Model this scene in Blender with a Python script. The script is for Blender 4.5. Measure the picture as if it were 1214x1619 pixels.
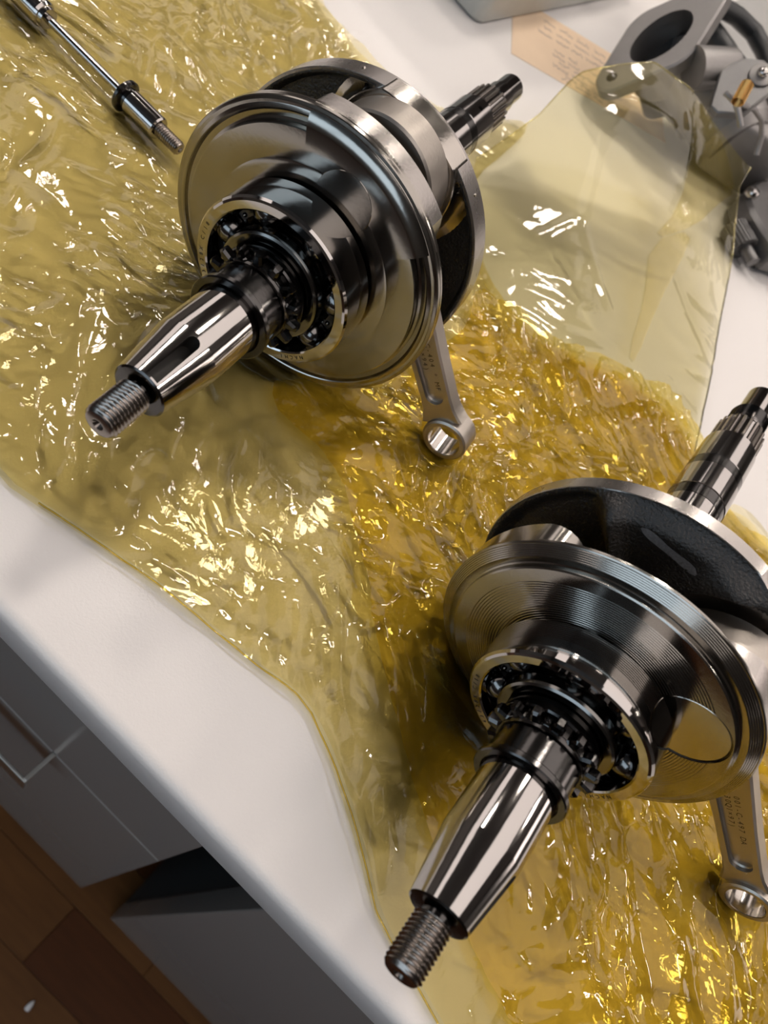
import bpy, bmesh, math, random
import numpy as np
from mathutils import Matrix, Vector

for o in list(bpy.data.objects): bpy.data.objects.remove(o)
scene = bpy.context.scene
COL = scene.collection
MM = 0.001
DESK_Z = 0.705            # worktop height above the floor; scene millimetres below are relative to it

# ------------------------------------------------------------------ camera
cam_data = bpy.data.cameras.new('camera')
cam_data.sensor_fit = 'HORIZONTAL'; cam_data.sensor_width = 36.0
cam_data.lens = 36.0 * 1223.4765 / 1214.0
cam_data.clip_start = 0.01; cam_data.clip_end = 50
cam_data.dof.use_dof = True; cam_data.dof.focus_distance = 0.30; cam_data.dof.aperture_fstop = 17.0
cam = bpy.data.objects.new('camera', cam_data); COL.objects.link(cam)
R_ = ((0.697789, 0.716259, -0.007952), (0.573855, -0.552345, 0.604653), (0.428696, -0.426484, -0.796449))
cam.matrix_world = Matrix(((R_[0][0], -R_[0][1], -R_[0][2], 0.0),
                           (R_[1][0], -R_[1][1], -R_[1][2], 0.0),
                           (R_[2][0], -R_[2][1], -R_[2][2], DESK_Z + 0.278177),
                           (0, 0, 0, 1)))
scene.camera = cam

# ------------------------------------------------------------------ world, exposure
world = bpy.data.worlds.new('world'); scene.world = world; world.use_nodes = True
world.node_tree.nodes['Background'].inputs[0].default_value = (0.5, 0.55, 0.62, 1)
world.node_tree.nodes['Background'].inputs[1].default_value = 0.05
scene.view_settings.view_transform = 'Standard'
scene.view_settings.look = 'None'
scene.view_settings.gamma = 1.0
scene.view_settings.use_curve_mapping = False
scene.view_settings.exposure = 0.68
scene.cycles.use_denoising = True
scene.cycles.transparent_max_bounces = 16
scene.cycles.max_bounces = 7; scene.cycles.diffuse_bounces = 3; scene.cycles.glossy_bounces = 5
scene.cycles.adaptive_threshold = 0.02
scene.cycles.caustics_reflective = False
scene.cycles.caustics_refractive = False
LAMP_MAIN = 0.85; LAMP_LEFT = 0.9; WINDOW_RIGHT = 1.8; WINDOW_BACK = 1.15; SPOT = 38.0
scene.cycles.sample_clamp_indirect = 6.0

# ------------------------------------------------------------------ helpers
def V(*a): return Vector(a)
def link(o, parent=None):
    COL.objects.link(o)
    if parent is not None: o.parent = parent
    return o
def tag(o, label=None, cat=None, group=None, kind=None):
    if label: o['label'] = label
    if cat: o['category'] = cat
    if group: o['group'] = group
    if kind: o['kind'] = kind
    return o
def empty(name, loc=(0, 0, 0), rz=0.0):
    o = bpy.data.objects.new(name, None); o.location = loc; o.rotation_euler = (0, 0, rz)
    o.empty_display_size = 0.02
    return link(o)
def finish(me, angle=14):
    me.validate(verbose=False)
    n = len(me.polygons)
    me.polygons.foreach_set('use_smooth', [True] * n)
    me.set_sharp_from_angle(angle=math.radians(angle))
    me.update()
def frame(axis, up=(0, 0, 1)):
    """matrix with local Y along axis, Z as near to up as possible"""
    y = Vector(axis).normalized(); u = Vector(up)
    x = y.cross(u)
    if x.length < 1e-5: x = y.cross(Vector((1, 0, 0)))
    x.normalize(); z = x.cross(y)
    return Matrix((x, y, z)).transposed().to_4x4()

class MB:
    """collects solids (millimetres) into one mesh object"""
    def __init__(self): self.soft = False; self.v = []; self.f = []; self.m = []; self.mat = 0
    def add(self, verts, faces, M=None):
        b = len(self.v)
        if M is None: self.v += [tuple(p) for p in verts]
        else: self.v += [tuple(M @ Vector(p)) for p in verts]
        self.f += [tuple(b + i for i in f) for f in faces]; self.m += [self.mat] * len(faces)
        return self
    def lathe(self, prof, n=96, M=None, closed=False, a0=None, a1=None):
        """revolve (t, r) about local Y; angle runs from +Z to +X"""
        if n < 44 and a0 is None: self.soft = True
        full = a0 is None
        k = n if full else n + 1
        ang = [(2 * math.pi * i / n) if full else math.radians(a0 + (a1 - a0) * i / n) for i in range(k)]
        V_, F = [], []; rows = []
        for t, r in prof:
            if r < 1e-6 and full:
                rows.append([len(V_)] * k); V_.append((0, t, 0))
            else:
                rows.append(list(range(len(V_), len(V_) + k)))
                V_ += [(r * math.sin(a), t, r * math.cos(a)) for a in ang]
        idx = list(range(len(prof)))
        pairs = list(zip(idx[:-1], idx[1:])) + ([(idx[-1], 0)] if closed else [])
        for a, b in pairs:
            for i in range(n):
                j = (i + 1) % k
                q = [rows[a][i], rows[a][j], rows[b][j], rows[b][i]]
                q2 = []
                for x in q:
                    if x not in q2: q2.append(x)
                if len(q2) > 2: F.append(tuple(q2))
        if not full and closed:
            F.append(tuple(rows[i][0] for i in idx)); F.append(tuple(rows[i][-1] for i in reversed(idx)))
        return self.add(V_, F, M)
    def prism(self, poly, t0, t1, M=None, c0=0.0, c1=0.0):
        """extrude an (x, z) outline along local Y with optional chamfers"""
        P = np.array(poly, float); n = len(P)
        A = 0.5 * np.sum(P[:, 0] * np.roll(P[:, 1], -1) - np.roll(P[:, 0], -1) * P[:, 1])
        if A < 0: P = P[::-1]
        e = np.roll(P, -1, 0) - P; e /= np.maximum(np.linalg.norm(e, axis=1, keepdims=True), 1e-9)
        nr = np.c_[-e[:, 1], e[:, 0]]; nv = nr + np.roll(nr, 1, 0)
        nv /= np.maximum((nv * nv).sum(1, keepdims=True) / 2, 0.35)
        rings = []
        if c0: rings.append((P + nv * c0, t0)); rings.append((P, t0 + c0 * (1 if t1 > t0 else -1)))
        else: rings.append((P, t0))
        if c1: rings.append((P, t1 - c1 * (1 if t1 > t0 else -1))); rings.append((P + nv * c1, t1))
        else: rings.append((P, t1))
        V_, F = [], []
        for Q, t in rings: V_ += [(q[0], t, q[1]) for q in Q]
        for k in range(len(rings) - 1):
            for i in range(n):
                j = (i + 1) % n; F.append((k * n + i, k * n + j, (k + 1) * n + j, (k + 1) * n + i))
        F.append(tuple(reversed(range(n)))); F.append(tuple(range((len(rings) - 1) * n, len(rings) * n)))
        return self.add(V_, F, M)
    def box(self, lo, hi, bev=0.0, M=None):
        bm = bmesh.new(); bmesh.ops.create_cube(bm, size=1)
        c = [(a + b) / 2 for a, b in zip(lo, hi)]; s = [b - a for a, b in zip(lo, hi)]
        for v in bm.verts: v.co = Vector([c[i] + v.co[i] * s[i] for i in range(3)])
        if bev: bmesh.ops.bevel(bm, geom=list(bm.edges), offset=bev, segments=3, profile=0.5, affect='EDGES')
        bm.verts.index_update()
        self.add([v.co[:] for v in bm.verts], [[v.index for v in f.verts] for f in bm.faces], M); bm.free()
        return self
    def tube(self, path, r, n=16, caps=True):
        self.soft = True
        P = [Vector(p) for p in path]; rad = r if hasattr(r, '__len__') else [r] * len(P)
        V_, F = [], []; up = Vector((0, 0, 1))
        for i, p in enumerate(P):
            d = (P[min(i + 1, len(P) - 1)] - P[max(i - 1, 0)]).normalized()
            x = d.cross(up)
            if x.length < 1e-4: x = d.cross(Vector((1, 0, 0)))
            x.normalize(); z = x.cross(d)
            V_ += [p + rad[i] * (math.cos(2 * math.pi * k / n) * x + math.sin(2 * math.pi * k / n) * z) for k in range(n)]
        for i in range(len(P) - 1):
            for k in range(n):
                j = (k + 1) % n; F.append((i * n + k, i * n + j, (i + 1) * n + j, (i + 1) * n + k))
        if caps: F.append(tuple(reversed(range(n)))); F.append(tuple(range((len(P) - 1) * n, len(P) * n)))
        return self.add(V_, F)
    def sphere(self, c, r, n=24):
        prof = [(r * -math.cos(math.pi * i / (n // 2)), r * math.sin(math.pi * i / (n // 2))) for i in range(n // 2 + 1)]
        prof[0] = (-r, 0); prof[-1] = (r, 0)
        return self.lathe(prof, n, Matrix.Translation(c))
    def mesh(self, name, mats, angle=None, fix=True):
        me = bpy.data.meshes.new(name)
        me.from_pydata([(x * MM, y * MM, z * MM) for x, y, z in self.v], [], self.f)
        for m in (mats if isinstance(mats, (list, tuple)) else [mats]): me.materials.append(m)
        me.polygons.foreach_set('material_index', self.m)
        if fix:
            bm = bmesh.new(); bm.from_mesh(me); bmesh.ops.recalc_face_normals(bm, faces=bm.faces); bm.to_mesh(me); bm.free()
        finish(me, angle or (40 if self.soft else 14))
        return me
    def build(self, name, mats, parent=None, loc=None, angle=None, fix=True):
        o = bpy.data.objects.new(name, self.mesh(name, mats, angle, fix))
        if loc is not None: o.location = loc
        return link(o, parent)

def boolean(o, cutters, angle=14, mat=None):
    """subtract MB solids from o, baked into its mesh"""
    mods = []; tmp = []
    for mb in cutters:
        c = bpy.data.objects.new('cutter', mb.mesh('cutter', mat or o.data.materials[0])); COL.objects.link(c)
        c.matrix_world = o.matrix_world; tmp.append(c)
        m = o.modifiers.new('cut', 'BOOLEAN'); m.operation = 'DIFFERENCE'; m.object = c; m.solver = 'EXACT'; m.material_mode = 'TRANSFER'
    par, mw = o.parent, o.matrix_basis.copy()
    o.parent = None; o.matrix_basis = Matrix()
    for c in tmp: c.matrix_world = Matrix()
    bpy.context.view_layer.update()
    dg = bpy.context.evaluated_depsgraph_get()
    me = bpy.data.meshes.new_from_object(o.evaluated_get(dg), depsgraph=dg)
    o.modifiers.clear(); o.data = me; finish(me, angle)
    o.parent = par; o.matrix_basis = mw
    for c in tmp: bpy.data.objects.remove(c)
    return o

def glyph(s, size):
    cu = bpy.data.curves.new('glyph', 'FONT'); cu.body = s; cu.size = size; cu.align_x = 'CENTER'; cu.resolution_u = 2
    ob = bpy.data.objects.new('glyph', cu); COL.objects.link(ob)
    dg = bpy.context.evaluated_depsgraph_get()
    me = bpy.data.meshes.new_from_object(ob.evaluated_get(dg))
    vs = [v.co.copy() for v in me.vertices]; fs = [tuple(p.vertices) for p in me.polygons]
    bpy.data.objects.remove(ob); bpy.data.meshes.remove(me)
    return vs, fs
def text_on(mb, s, size, origin, xdir, ydir, step=None):
    """letters laid on a plane; advances along xdir"""
    x = Vector(xdir); y = Vector(ydir); p = Vector(origin)
    for ch in s:
        if ch != ' ':
            vs, fs = glyph(ch, size); mb.add([p + v.x * x + v.y * y for v in vs], fs)
        p = p + x * (step or size * 0.68)

# ------------------------------------------------------------------ materials
def nodes(name):
    m = bpy.data.materials.new(name); m.use_nodes = True
    nt = m.node_tree; b = nt.nodes['Principled BSDF']
    return m, nt, b
def pm(name, col, metal=0.0, rough=0.5, bump=0.0, scale=200.0, var=0.0, vscale=60.0, stretch=None, coat=0.0, spec=0.5, rvar=0.0):
    m, nt, b = nodes(name)
    b.inputs['Base Color'].default_value = (*col, 1); b.inputs['Metallic'].default_value = metal
    b.inputs['Roughness'].default_value = rough; b.inputs['Coat Weight'].default_value = coat
    b.inputs['Specular IOR Level'].default_value = spec
    tc = nt.nodes.new('ShaderNodeTexCoord'); src = tc.outputs['Object']
    if stretch:
        mp = nt.nodes.new('ShaderNodeMapping'); mp.inputs['Scale'].default_value = stretch
        nt.links.new(src, mp.inputs['Vector']); src = mp.outputs['Vector']
    if bump:
        n = nt.nodes.new('ShaderNodeTexNoise'); n.inputs['Scale'].default_value = scale; n.inputs['Detail'].default_value = 4
        nt.links.new(src, n.inputs['Vector'])
        bp = nt.nodes.new('ShaderNodeBump'); bp.inputs['Strength'].default_value = bump; bp.inputs['Distance'].default_value = 0.0006
        nt.links.new(n.outputs['Fac'], bp.inputs['Height']); nt.links.new(bp.outputs['Normal'], b.inputs['Normal'])
    if var or rvar:
        n2 = nt.nodes.new('ShaderNodeTexNoise'); n2.inputs['Scale'].default_value = vscale; n2.inputs['Detail'].default_value = 5
        nt.links.new(src, n2.inputs['Vector'])
        if var:
            mx = nt.nodes.new('ShaderNodeMix'); mx.data_type = 'RGBA'
            mx.inputs[6].default_value = (*[c * (1 - var) for c in col], 1); mx.inputs[7].default_value = (*[min(1, c * (1 + var)) for c in col], 1)
            nt.links.new(n2.outputs['Fac'], mx.inputs[0]); nt.links.new(mx.outputs[2], b.inputs['Base Color'])
        if rvar:
            mr = nt.nodes.new('ShaderNodeMapRange'); mr.inputs['To Min'].default_value = max(0.02, rough - rvar); mr.inputs['To Max'].default_value = rough + rvar
            nt.links.new(n2.outputs['Fac'], mr.inputs['Value']); nt.links.new(mr.outputs['Result'], b.inputs['Roughness'])
    return m
def emit(name, col, s):
    m, nt, b = nodes(name); b.inputs['Base Color'].default_value = (0.8, 0.8, 0.8, 1)
    b.inputs['Emission Color'].default_value = (*col, 1); b.inputs['Emission Strength'].default_value = s
    return m
M = {}
M['steel'] = pm('ground_steel', (0.44, 0.42, 0.405), 1, 0.09, 0.02, 900, 0.10, 40, (1, 0.15, 1), rvar=0.05)
M['turned'] = pm('turned_steel', (0.48, 0.45, 0.41), 1, 0.17, 0.05, 700, 0.18, 30, rvar=0.07)
M['web'] = pm('machined_web_steel', (0.35, 0.33, 0.30), 1, 0.17, 0.03, 500, 0.25, 28, rvar=0.08)
M['rim'] = pm('machined_rim_steel', (0.41, 0.385, 0.365), 1, 0.27, 0.06, 900, 0.15, 45, rvar=0.08)
M['bearing'] = pm('bearing_steel', (0.47, 0.45, 0.435), 1, 0.06, 0.0, 900, 0.06, 40, rvar=0.02)
M['oiled'] = pm('oiled_black_steel', (0.085, 0.082, 0.08), 1, 0.17, 0.05, 400, 0.35, 60, rvar=0.08)
M['ball'] = pm('bearing_ball_steel', (0.17, 0.165, 0.16), 1, 0.16)
M['cage'] = pm('cage_steel', (0.10, 0.095, 0.09), 1, 0.35)
M['thread'] = pm('dark_thread_steel', (0.30, 0.27, 0.245), 1, 0.24, 0.05, 600, 0.2, 80)
M['rod'] = pm('forged_rod_steel', (0.42, 0.385, 0.345), 1, 0.38, 0.10, 900, 0.12, 60)
M['cast'] = pm('black_cast_iron', (0.014, 0.013, 0.012), 0.0, 0.32, 1.0, 1000, 0.3, 300, spec=0.7)
M['inner'] = pm('inner_ring_steel', (0.20, 0.195, 0.185), 1, 0.16)
M['engrave'] = pm('engraved_dark', (0.02, 0.018, 0.015), 0.2, 0.6)
M['desk'] = pm('white_laminate', (0.80, 0.775, 0.755), 0, 0.34, 0.16, 1100)
M['front'] = pm('grey_lacquer_front', (0.24, 0.237, 0.23), 0, 0.22)
M['carcass'] = pm('grey_carcass', (0.05, 0.055, 0.055), 0, 0.6)
M['handle'] = pm('handle_aluminium', (0.62, 0.66, 0.66), 1, 0.3)
M['alu'] = pm('cast_aluminium', (0.27, 0.26, 0.255), 1, 0.50, 0.25, 900, 0.12, 50)
M['alu_dark'] = pm('dull_aluminium', (0.17, 0.168, 0.168), 1, 0.45, 0.2, 700, 0.15, 60)
M['brass'] = pm('brass', (0.62, 0.36, 0.12), 1, 0.3)
M['rubber'] = pm('black_rubber', (0.012, 0.014, 0.016), 0, 0.45)
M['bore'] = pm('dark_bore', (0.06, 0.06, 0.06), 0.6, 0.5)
M['paper'] = pm('buff_card', (0.80, 0.62, 0.44), 0, 0.8, 0.1, 500, 0.06, 40)
M['ink'] = pm('blue_grey_ink', (0.09, 0.075, 0.11), 0, 0.7)
M['tin'] = pm('grey_green_tin', (0.44, 0.44, 0.41), 0.25, 0.42, 0.1, 300, 0.12, 30)
M['grey_plate'] = pm('grey_sheet', (0.42, 0.42, 0.41), 0.2, 0.5, 0.1, 300, 0.1, 30)
M['wall'] = pm('wall_paint', (0.16, 0.15, 0.14), 0, 0.9)
M['ceiling'] = pm('ceiling_paint', (0.13, 0.12, 0.115), 0, 0.9)
M['floor'] = pm('floor_base', (0.05, 0.022, 0.009), 0, 0.5)
M['lamp_white'] = pm('lamp_housing', (0.5, 0.5, 0.5), 0, 0.5)
M['white'] = pm('white_scrap', (0.85, 0.87, 0.9), 0, 0.7)
def wood(name, col):
    return pm(name, col, 0, 0.5, 0.1, 60, 0.35, 14, (1, 9, 1), spec=0.15)
WOODS = [wood('parquet_%d' % i, c) for i, c in enumerate([(0.115, 0.042, 0.012), (0.080, 0.026, 0.007), (0.130, 0.055, 0.016), (0.055, 0.017, 0.005)])]

def film(name, tint, body, haze, scale):
    """thin coloured plastic film: tinted see-through, a little haze, a clear gloss"""
    m = bpy.data.materials.new(name); m.use_nodes = True; nt = m.node_tree; nt.nodes.clear(); N = nt.nodes.new; L = nt.links.new
    out = N('ShaderNodeOutputMaterial'); tc = N('ShaderNodeTexCoord')
    n1 = N('ShaderNodeTexNoise'); n1.inputs['Scale'].default_value = scale; n1.inputs['Detail'].default_value = 3; n1.inputs['Distortion'].default_value = 1.2
    L(tc.outputs['Object'], n1.inputs['Vector'])
    bp = N('ShaderNodeBump'); bp.inputs['Strength'].default_value = 0.3; bp.inputs['Distance'].default_value = 0.0009
    L(n1.outputs['Fac'], bp.inputs['Height'])
    tr = N('ShaderNodeBsdfTransparent'); tr.inputs[0].default_value = (*tint, 1)
    df = N('ShaderNodeBsdfDiffuse'); df.inputs[0].default_value = (*body, 1)
    tl = N('ShaderNodeBsdfTranslucent'); tl.inputs[0].default_value = (*body, 1)
    gl = N('ShaderNodeBsdfGlossy'); gl.inputs['Roughness'].default_value = 0.05; gl.inputs[0].default_value = (1, 1, 1, 1)
    for b in (df, tl, gl): L(bp.outputs['Normal'], b.inputs['Normal'])
    fr = N('ShaderNodeFresnel'); fr.inputs['IOR'].default_value = 1.42; L(bp.outputs['Normal'], fr.inputs['Normal'])
    m1 = N('ShaderNodeMixShader'); m1.inputs[0].default_value = 0.5; L(df.outputs[0], m1.inputs[1]); L(tl.outputs[0], m1.inputs[2])
    m2 = N('ShaderNodeMixShader'); m2.inputs[0].default_value = haze; L(tr.outputs[0], m2.inputs[1]); L(m1.outputs[0], m2.inputs[2])
    m3 = N('ShaderNodeMixShader'); L(fr.outputs[0], m3.inputs[0]); L(m2.outputs[0], m3.inputs[1]); L(gl.outputs[0], m3.inputs[2])
    L(m3.outputs[0], out.inputs[0])
    return m
YEL = (0.86, 0.70, 0.14)
M['film'] = film('yellow_film', (1.0, 0.95, 0.725), YEL, 0.035, 110)
M['film_gold'] = film('yellow_film_folded', (1.0, 0.885, 0.40), (0.85, 0.58, 0.03), 0.045, 110)
M['film_pale'] = film('yellow_film_smooth', (0.985, 0.945, 0.70), (0.86, 0.74, 0.30), 0.06, 40)

# ------------------------------------------------------------------ room shell
def struct(name, mb, mat, **k):
    return tag(mb.build(name, mat, **k), kind='structure')
X0, X1, Y0, Y1, ZC = -3700, 3400, -2600, 5200, 2500
floor = struct('floor', MB().box((X0, Y0, -60), (X1, Y1, -4)), M['floor'])
struct('ceiling', MB().box((X0, Y0, ZC), (X1, Y1, ZC + 60)), M['ceiling'])
struct('wall_left', MB().box((X0 - 80, Y0, -60), (X0, Y1, ZC)), M['wall'])
struct('wall_right', MB().box((X1, Y0, -60), (X1 + 80, Y1, ZC)), M['wall'])
struct('wall_back', MB().box((X0, Y1, -60), (X1, Y1 + 80, ZC)), M['wall'])
struct('wall_front', MB().box((X0, Y0 - 80, -60), (X1, Y0, ZC)), M['wall'])
rnd = random.Random(5)
plank_meshes = {}
for row in range(-14, 12):
    y = 12 + row * 66
    x = -900 - rnd.random() * 400
    while x < 1000:
        Lp = rnd.choice((330, 400, 470)); w = rnd.randrange(4)
        if (Lp, w) not in plank_meshes:
            plank_meshes[(Lp, w)] = MB().box((0, 0, -4), (Lp - 0.6, 65.4, 0), 0.5).mesh('plank', WOODS[w])
        p = link(bpy.data.objects.new('plank', plank_meshes[(Lp, w)]), floor)
        p.location = (x * MM, y * MM, 0); x += Lp

def window(name, lo, hi, axis, strength, col):
    """window in a wall: frame, mullions and a lit pane"""
    fr = MB(); a = 1 - axis
    def bar(u0, u1, z0, z1):
        l = list(lo); h = list(hi); l[a] = u0; h[a] = u1; l[2] = z0; h[2] = z1; fr.box(l, h, 3)
    u0, u1, z0, z1 = lo[a], hi[a], lo[2], hi[2]
    bar(u0, u1, z0, z0 + 60); bar(u0, u1, z1 - 60, z1); bar(u0, u0 + 60, z0, z1); bar(u1 - 60, u1, z0, z1)
    um = (u0 + u1) / 2; bar(um - 30, um + 30, z0, z1)
    o = struct(name, fr, M['lamp_white'])
    mid = (lo[axis] + hi[axis]) / 2; l = list(lo); h = list(hi); l[axis] = mid - 4; h[axis] = mid + 4
    for (p0, p1) in ((u0 + 60, um - 30), (um + 30, u1 - 60)):
        l2 = list(l); h2 = list(h); l2[a] = p0; h2[a] = p1; l2[2] += 60; h2[2] -= 60
        MB().box(l2, h2).build('pane', emit(name + '_daylight', col, strength), o)
window('window_1', (X1 - 50, 700, 1350), (X1 - 5, 4300, 2150), 0, WINDOW_RIGHT, (1.0, 0.86, 0.80))
window('window_2', (-2600, Y0 + 5, 900), (900, Y0 + 50, 2200), 1, WINDOW_BACK, (0.62, 0.82, 1.0))
def ceiling_light(x0, x1, y0, y1, label, strength):
    r = empty('ceiling_light', ((x0 + x1) / 2 * MM, (y0 + y1) / 2 * MM, ZC * MM))
    tag(r, label, 'ceiling light', 'long ceiling light panels')
    hx, hy = (x1 - x0) / 2, (y1 - y0) / 2
    h = MB(); h.box((-hx, -hy, -40), (hx, hy, 0), 4); h.build('housing', M['lamp_white'], r)
    MB().box((-hx + 15, -hy + 15, -46), (hx - 15, hy - 15, -40)).build('diffuser', emit('lamp_diffuser', (1.0, 0.885, 0.83), strength), r)
ceiling_light(0, 1360, -1900, 4300, 'long light panel on the ceiling over the desk', LAMP_MAIN)
ceiling_light(-3300, -1950, -900, 4300, 'long light panel on the ceiling beside the left wall', LAMP_LEFT)

def downlight(x, y, label, k=1.0):
    r = empty('downlight', (x * MM, y * MM, ZC * MM)); tag(r, label, 'ceiling light', 'small round downlights')
    MB().lathe([(-52, 128), (-52, 150), (-46, 156), (0, 156), (0, 128)], 56, frame((0, 0, 1), (1, 0, 0)), True).build('housing', M['lamp_white'], r)
    MB().lathe([(-48, 0), (-48, 128), (-38, 128), (-38, 0)], 56, frame((0, 0, 1), (1, 0, 0))).build('lens', emit('downlight_lens', (1.0, 0.90, 0.81), SPOT * k), r)
downlight(-1500, 780, 'small round downlight between the two long panels, nearest the desk')
downlight(-340, 1050, 'added small round downlight just left of the panel, above the desk', 0.9)  # added lamp, placed so the lower-left bag film catches highlights
downlight(-300, 2000, 'small round downlight just left of the panel, behind the desk', 0.9)
downlight(1700, 1100, 'added small round downlight right of the panel over the desk')  # extra lamp added to soften the shadows
downlight(-1300, 2700, 'added small round downlight between the two long panels, nearest the back wall')  # another lamp added for softer shadows
downlight(1750, 2900, 'added small round downlight right of the panel, nearest the back wall')  # far lamp, likewise added to soften shadows

# ------------------------------------------------------------------ desk
D = lambda x, y, z=0.0: (x * MM, y * MM, DESK_Z + z * MM)
wt = empty('worktop', D(0, 64.6, -25))
tag(wt, 'white laminate desk top with rounded front edge under the yellow bag', 'desk')
mb = MB(); rr = 5.0
prof = [(64.6 + rr - rr * math.cos(a), -rr + rr * math.sin(a)) for a in [math.pi / 2 * i / 8 for i in range(9)]]
poly = [(y - 64.6, z + 25) for y, z in ([(66.1, -25), (64.6, -23.5)] + prof + [(1500, 0), (1500, -25)])]
Mx = Matrix(((0, 1, 0, 0), (1, 0, 0, 0), (0, 0, 1, 0), (0, 0, 0, 1)))
mb.prism(poly, -1150, 1150, Mx); mb.build('slab', M['desk'], wt, angle=60)

def pedestal(x0, x1, label, handle):
    r = empty('desk_pedestal', ((x0 + x1) / 2 * MM, 0.093, 0.002)); tag(r, label, 'cabinet', 'pedestals under the desk')
    hw = (x1 - x0) / 2; top = 705 - 27
    b = MB(); b.box((-hw + 1.5, 21, 0), (hw - 1.5, 600, top - 3), 1); b.build('body', M['carcass'], r)
    for (z0, z1) in (((431.5, top - 5), (4, 428.5)) if handle else ((4, top - 5),)):
        d = MB().box((-hw, 0, z0), (hw, 19.5, z1), 1.2).build('drawer' if handle else 'door', M['front'], r)
        if handle:
            if z1 > 500: continue
            xr = handle - (x0 + x1) / 2
            h = MB().box((xr - 3, -22, z1 - 1.5), (xr, 1, z1 + 1.0), 0.5); h.box((xr - 163, -22, z1 - 1.5), (xr - 160, 1, z1 + 1.0), 0.5)
            h.box((xr - 163, -23, z1 - 26), (xr, -21, z1 - 1), 0.5)
            h.build('handle', M['handle'], d)
    return r
pedestal(-370, 56, 'grey drawer pedestal with a lipped pull, left of the dark gap', -39)
pedestal(101, 527, 'grey cupboard pedestal with a plain door, right of the dark gap', None)
s = MB(); s.lathe([(-4, 0), (-3.5, 2.2), (-1, 3.0), (2, 2.4), (4, 0.9), (4.5, 0)], 9); s.v = [(x * (1 + 0.2 * math.sin(3 * y)), y * 1.3, max(0.0, z + 2.2)) for x, y, z in s.v]
tag(s.build('paper_scrap', M['white'], loc=(0.1007, -0.0081, 0.0002)), 'tiny crumpled white scrap on the brown parquet', 'scrap')

# ------------------------------------------------------------------ crankshafts
def arc(cx, cz, r, a0, a1, n):
    return [(cx + r * math.sin(math.radians(a0 + (a1 - a0) * i / n)), cz + r * math.cos(math.radians(a0 + (a1 - a0) * i / n))) for i in range(n + 1)]
def boss_outline(R, pr, pa, rb, n=40):
    """outline of a pin boss (radius rb about the pin) clipped by the web disc R"""
    px, pz = pr * math.sin(math.radians(pa)), pr * math.cos(math.radians(pa))
    half = math.degrees(math.acos((pr * pr + R * R - rb * rb) / (2 * pr * R)))
    out = arc(0, 0, R, pa - half, pa + half, n)
    ex, ez = out[-1][0] - px, out[-1][1] - pz
    a_end = math.degrees(math.atan2(ex, ez)) - pa
    out += arc(px, pz, rb, pa + a_end, pa + 360 - a_end, n)[1:-1]
    return out
def groove_prof(pts, r0, r1, t, pitch, depth):
    """fine turning lines between two radii on a flat face"""
    n = int((r1 - r0) / pitch)
    for i in range(n):
        a = r0 + (r1 - r0) * i / n
        pts += [(t, a), (t, a + pitch * 0.62), (t + depth, a + pitch * 0.80)]
    return pts
def smooth(a, b, x):
    t = np.clip((x - a) / (b - a), 0, 1); return t * t * (3 - 2 * t)

def thread_mb(t0, t1, r, pitch, depth, end_r, n=64):
    """helical thread with a chamfered, centre-drilled end at t0"""
    mb = MB(); K = int((t1 - t0) / pitch * 10); V_, F = [], []
    for k in range(K + 1):
        t = t0 + (t1 - t0) * k / K
        for i in range(n):
            th = 2 * math.pi * i / n
            ph = ((t / pitch) - i / n) % 1.0
            d = depth * abs(2 * ph - 1)
            rr = r - min(d * 1.15, depth)
            rr = min(rr, end_r + (t - t0) * 0.9)
            V_.append((rr * math.sin(th), t, rr * math.cos(th)))
    for k in range(K):
        for i in range(n):
            j = (i + 1) % n; F.append((k * n + i, k * n + j, (k + 1) * n + j, (k + 1) * n + i))
    mb.add(V_, F)
    mb.lathe([(t0, end_r), (t0 - 0.25, end_r * 0.86), (t0 - 0.25, end_r * 0.42), (t0 + 2.2, 0.7), (t0 + 2.6, 0)], n)
    return mb
def gear_outline(n, r0, r1, f0=0.30, f1=0.16, phase=0.0, steps=1):
    out = []
    for i in range(n):
        c = phase + 360.0 * i / n; h = 360.0 / n
        for a, r in ((-f0 * 1.25, r0), (-f0, r0 + 0.12 * (r1 - r0)), (-f1 * 1.15, r1 - 0.12 * (r1 - r0)), (-f1 * 0.75, r1), (f1 * 0.75, r1), (f1 * 1.15, r1 - 0.12 * (r1 - r0)), (f0, r0 + 0.12 * (r1 - r0)), (f0 * 1.25, r0)):
            an = math.radians(c + a * h); out.append((r * math.sin(an), r * math.cos(an)))
    return out

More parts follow.
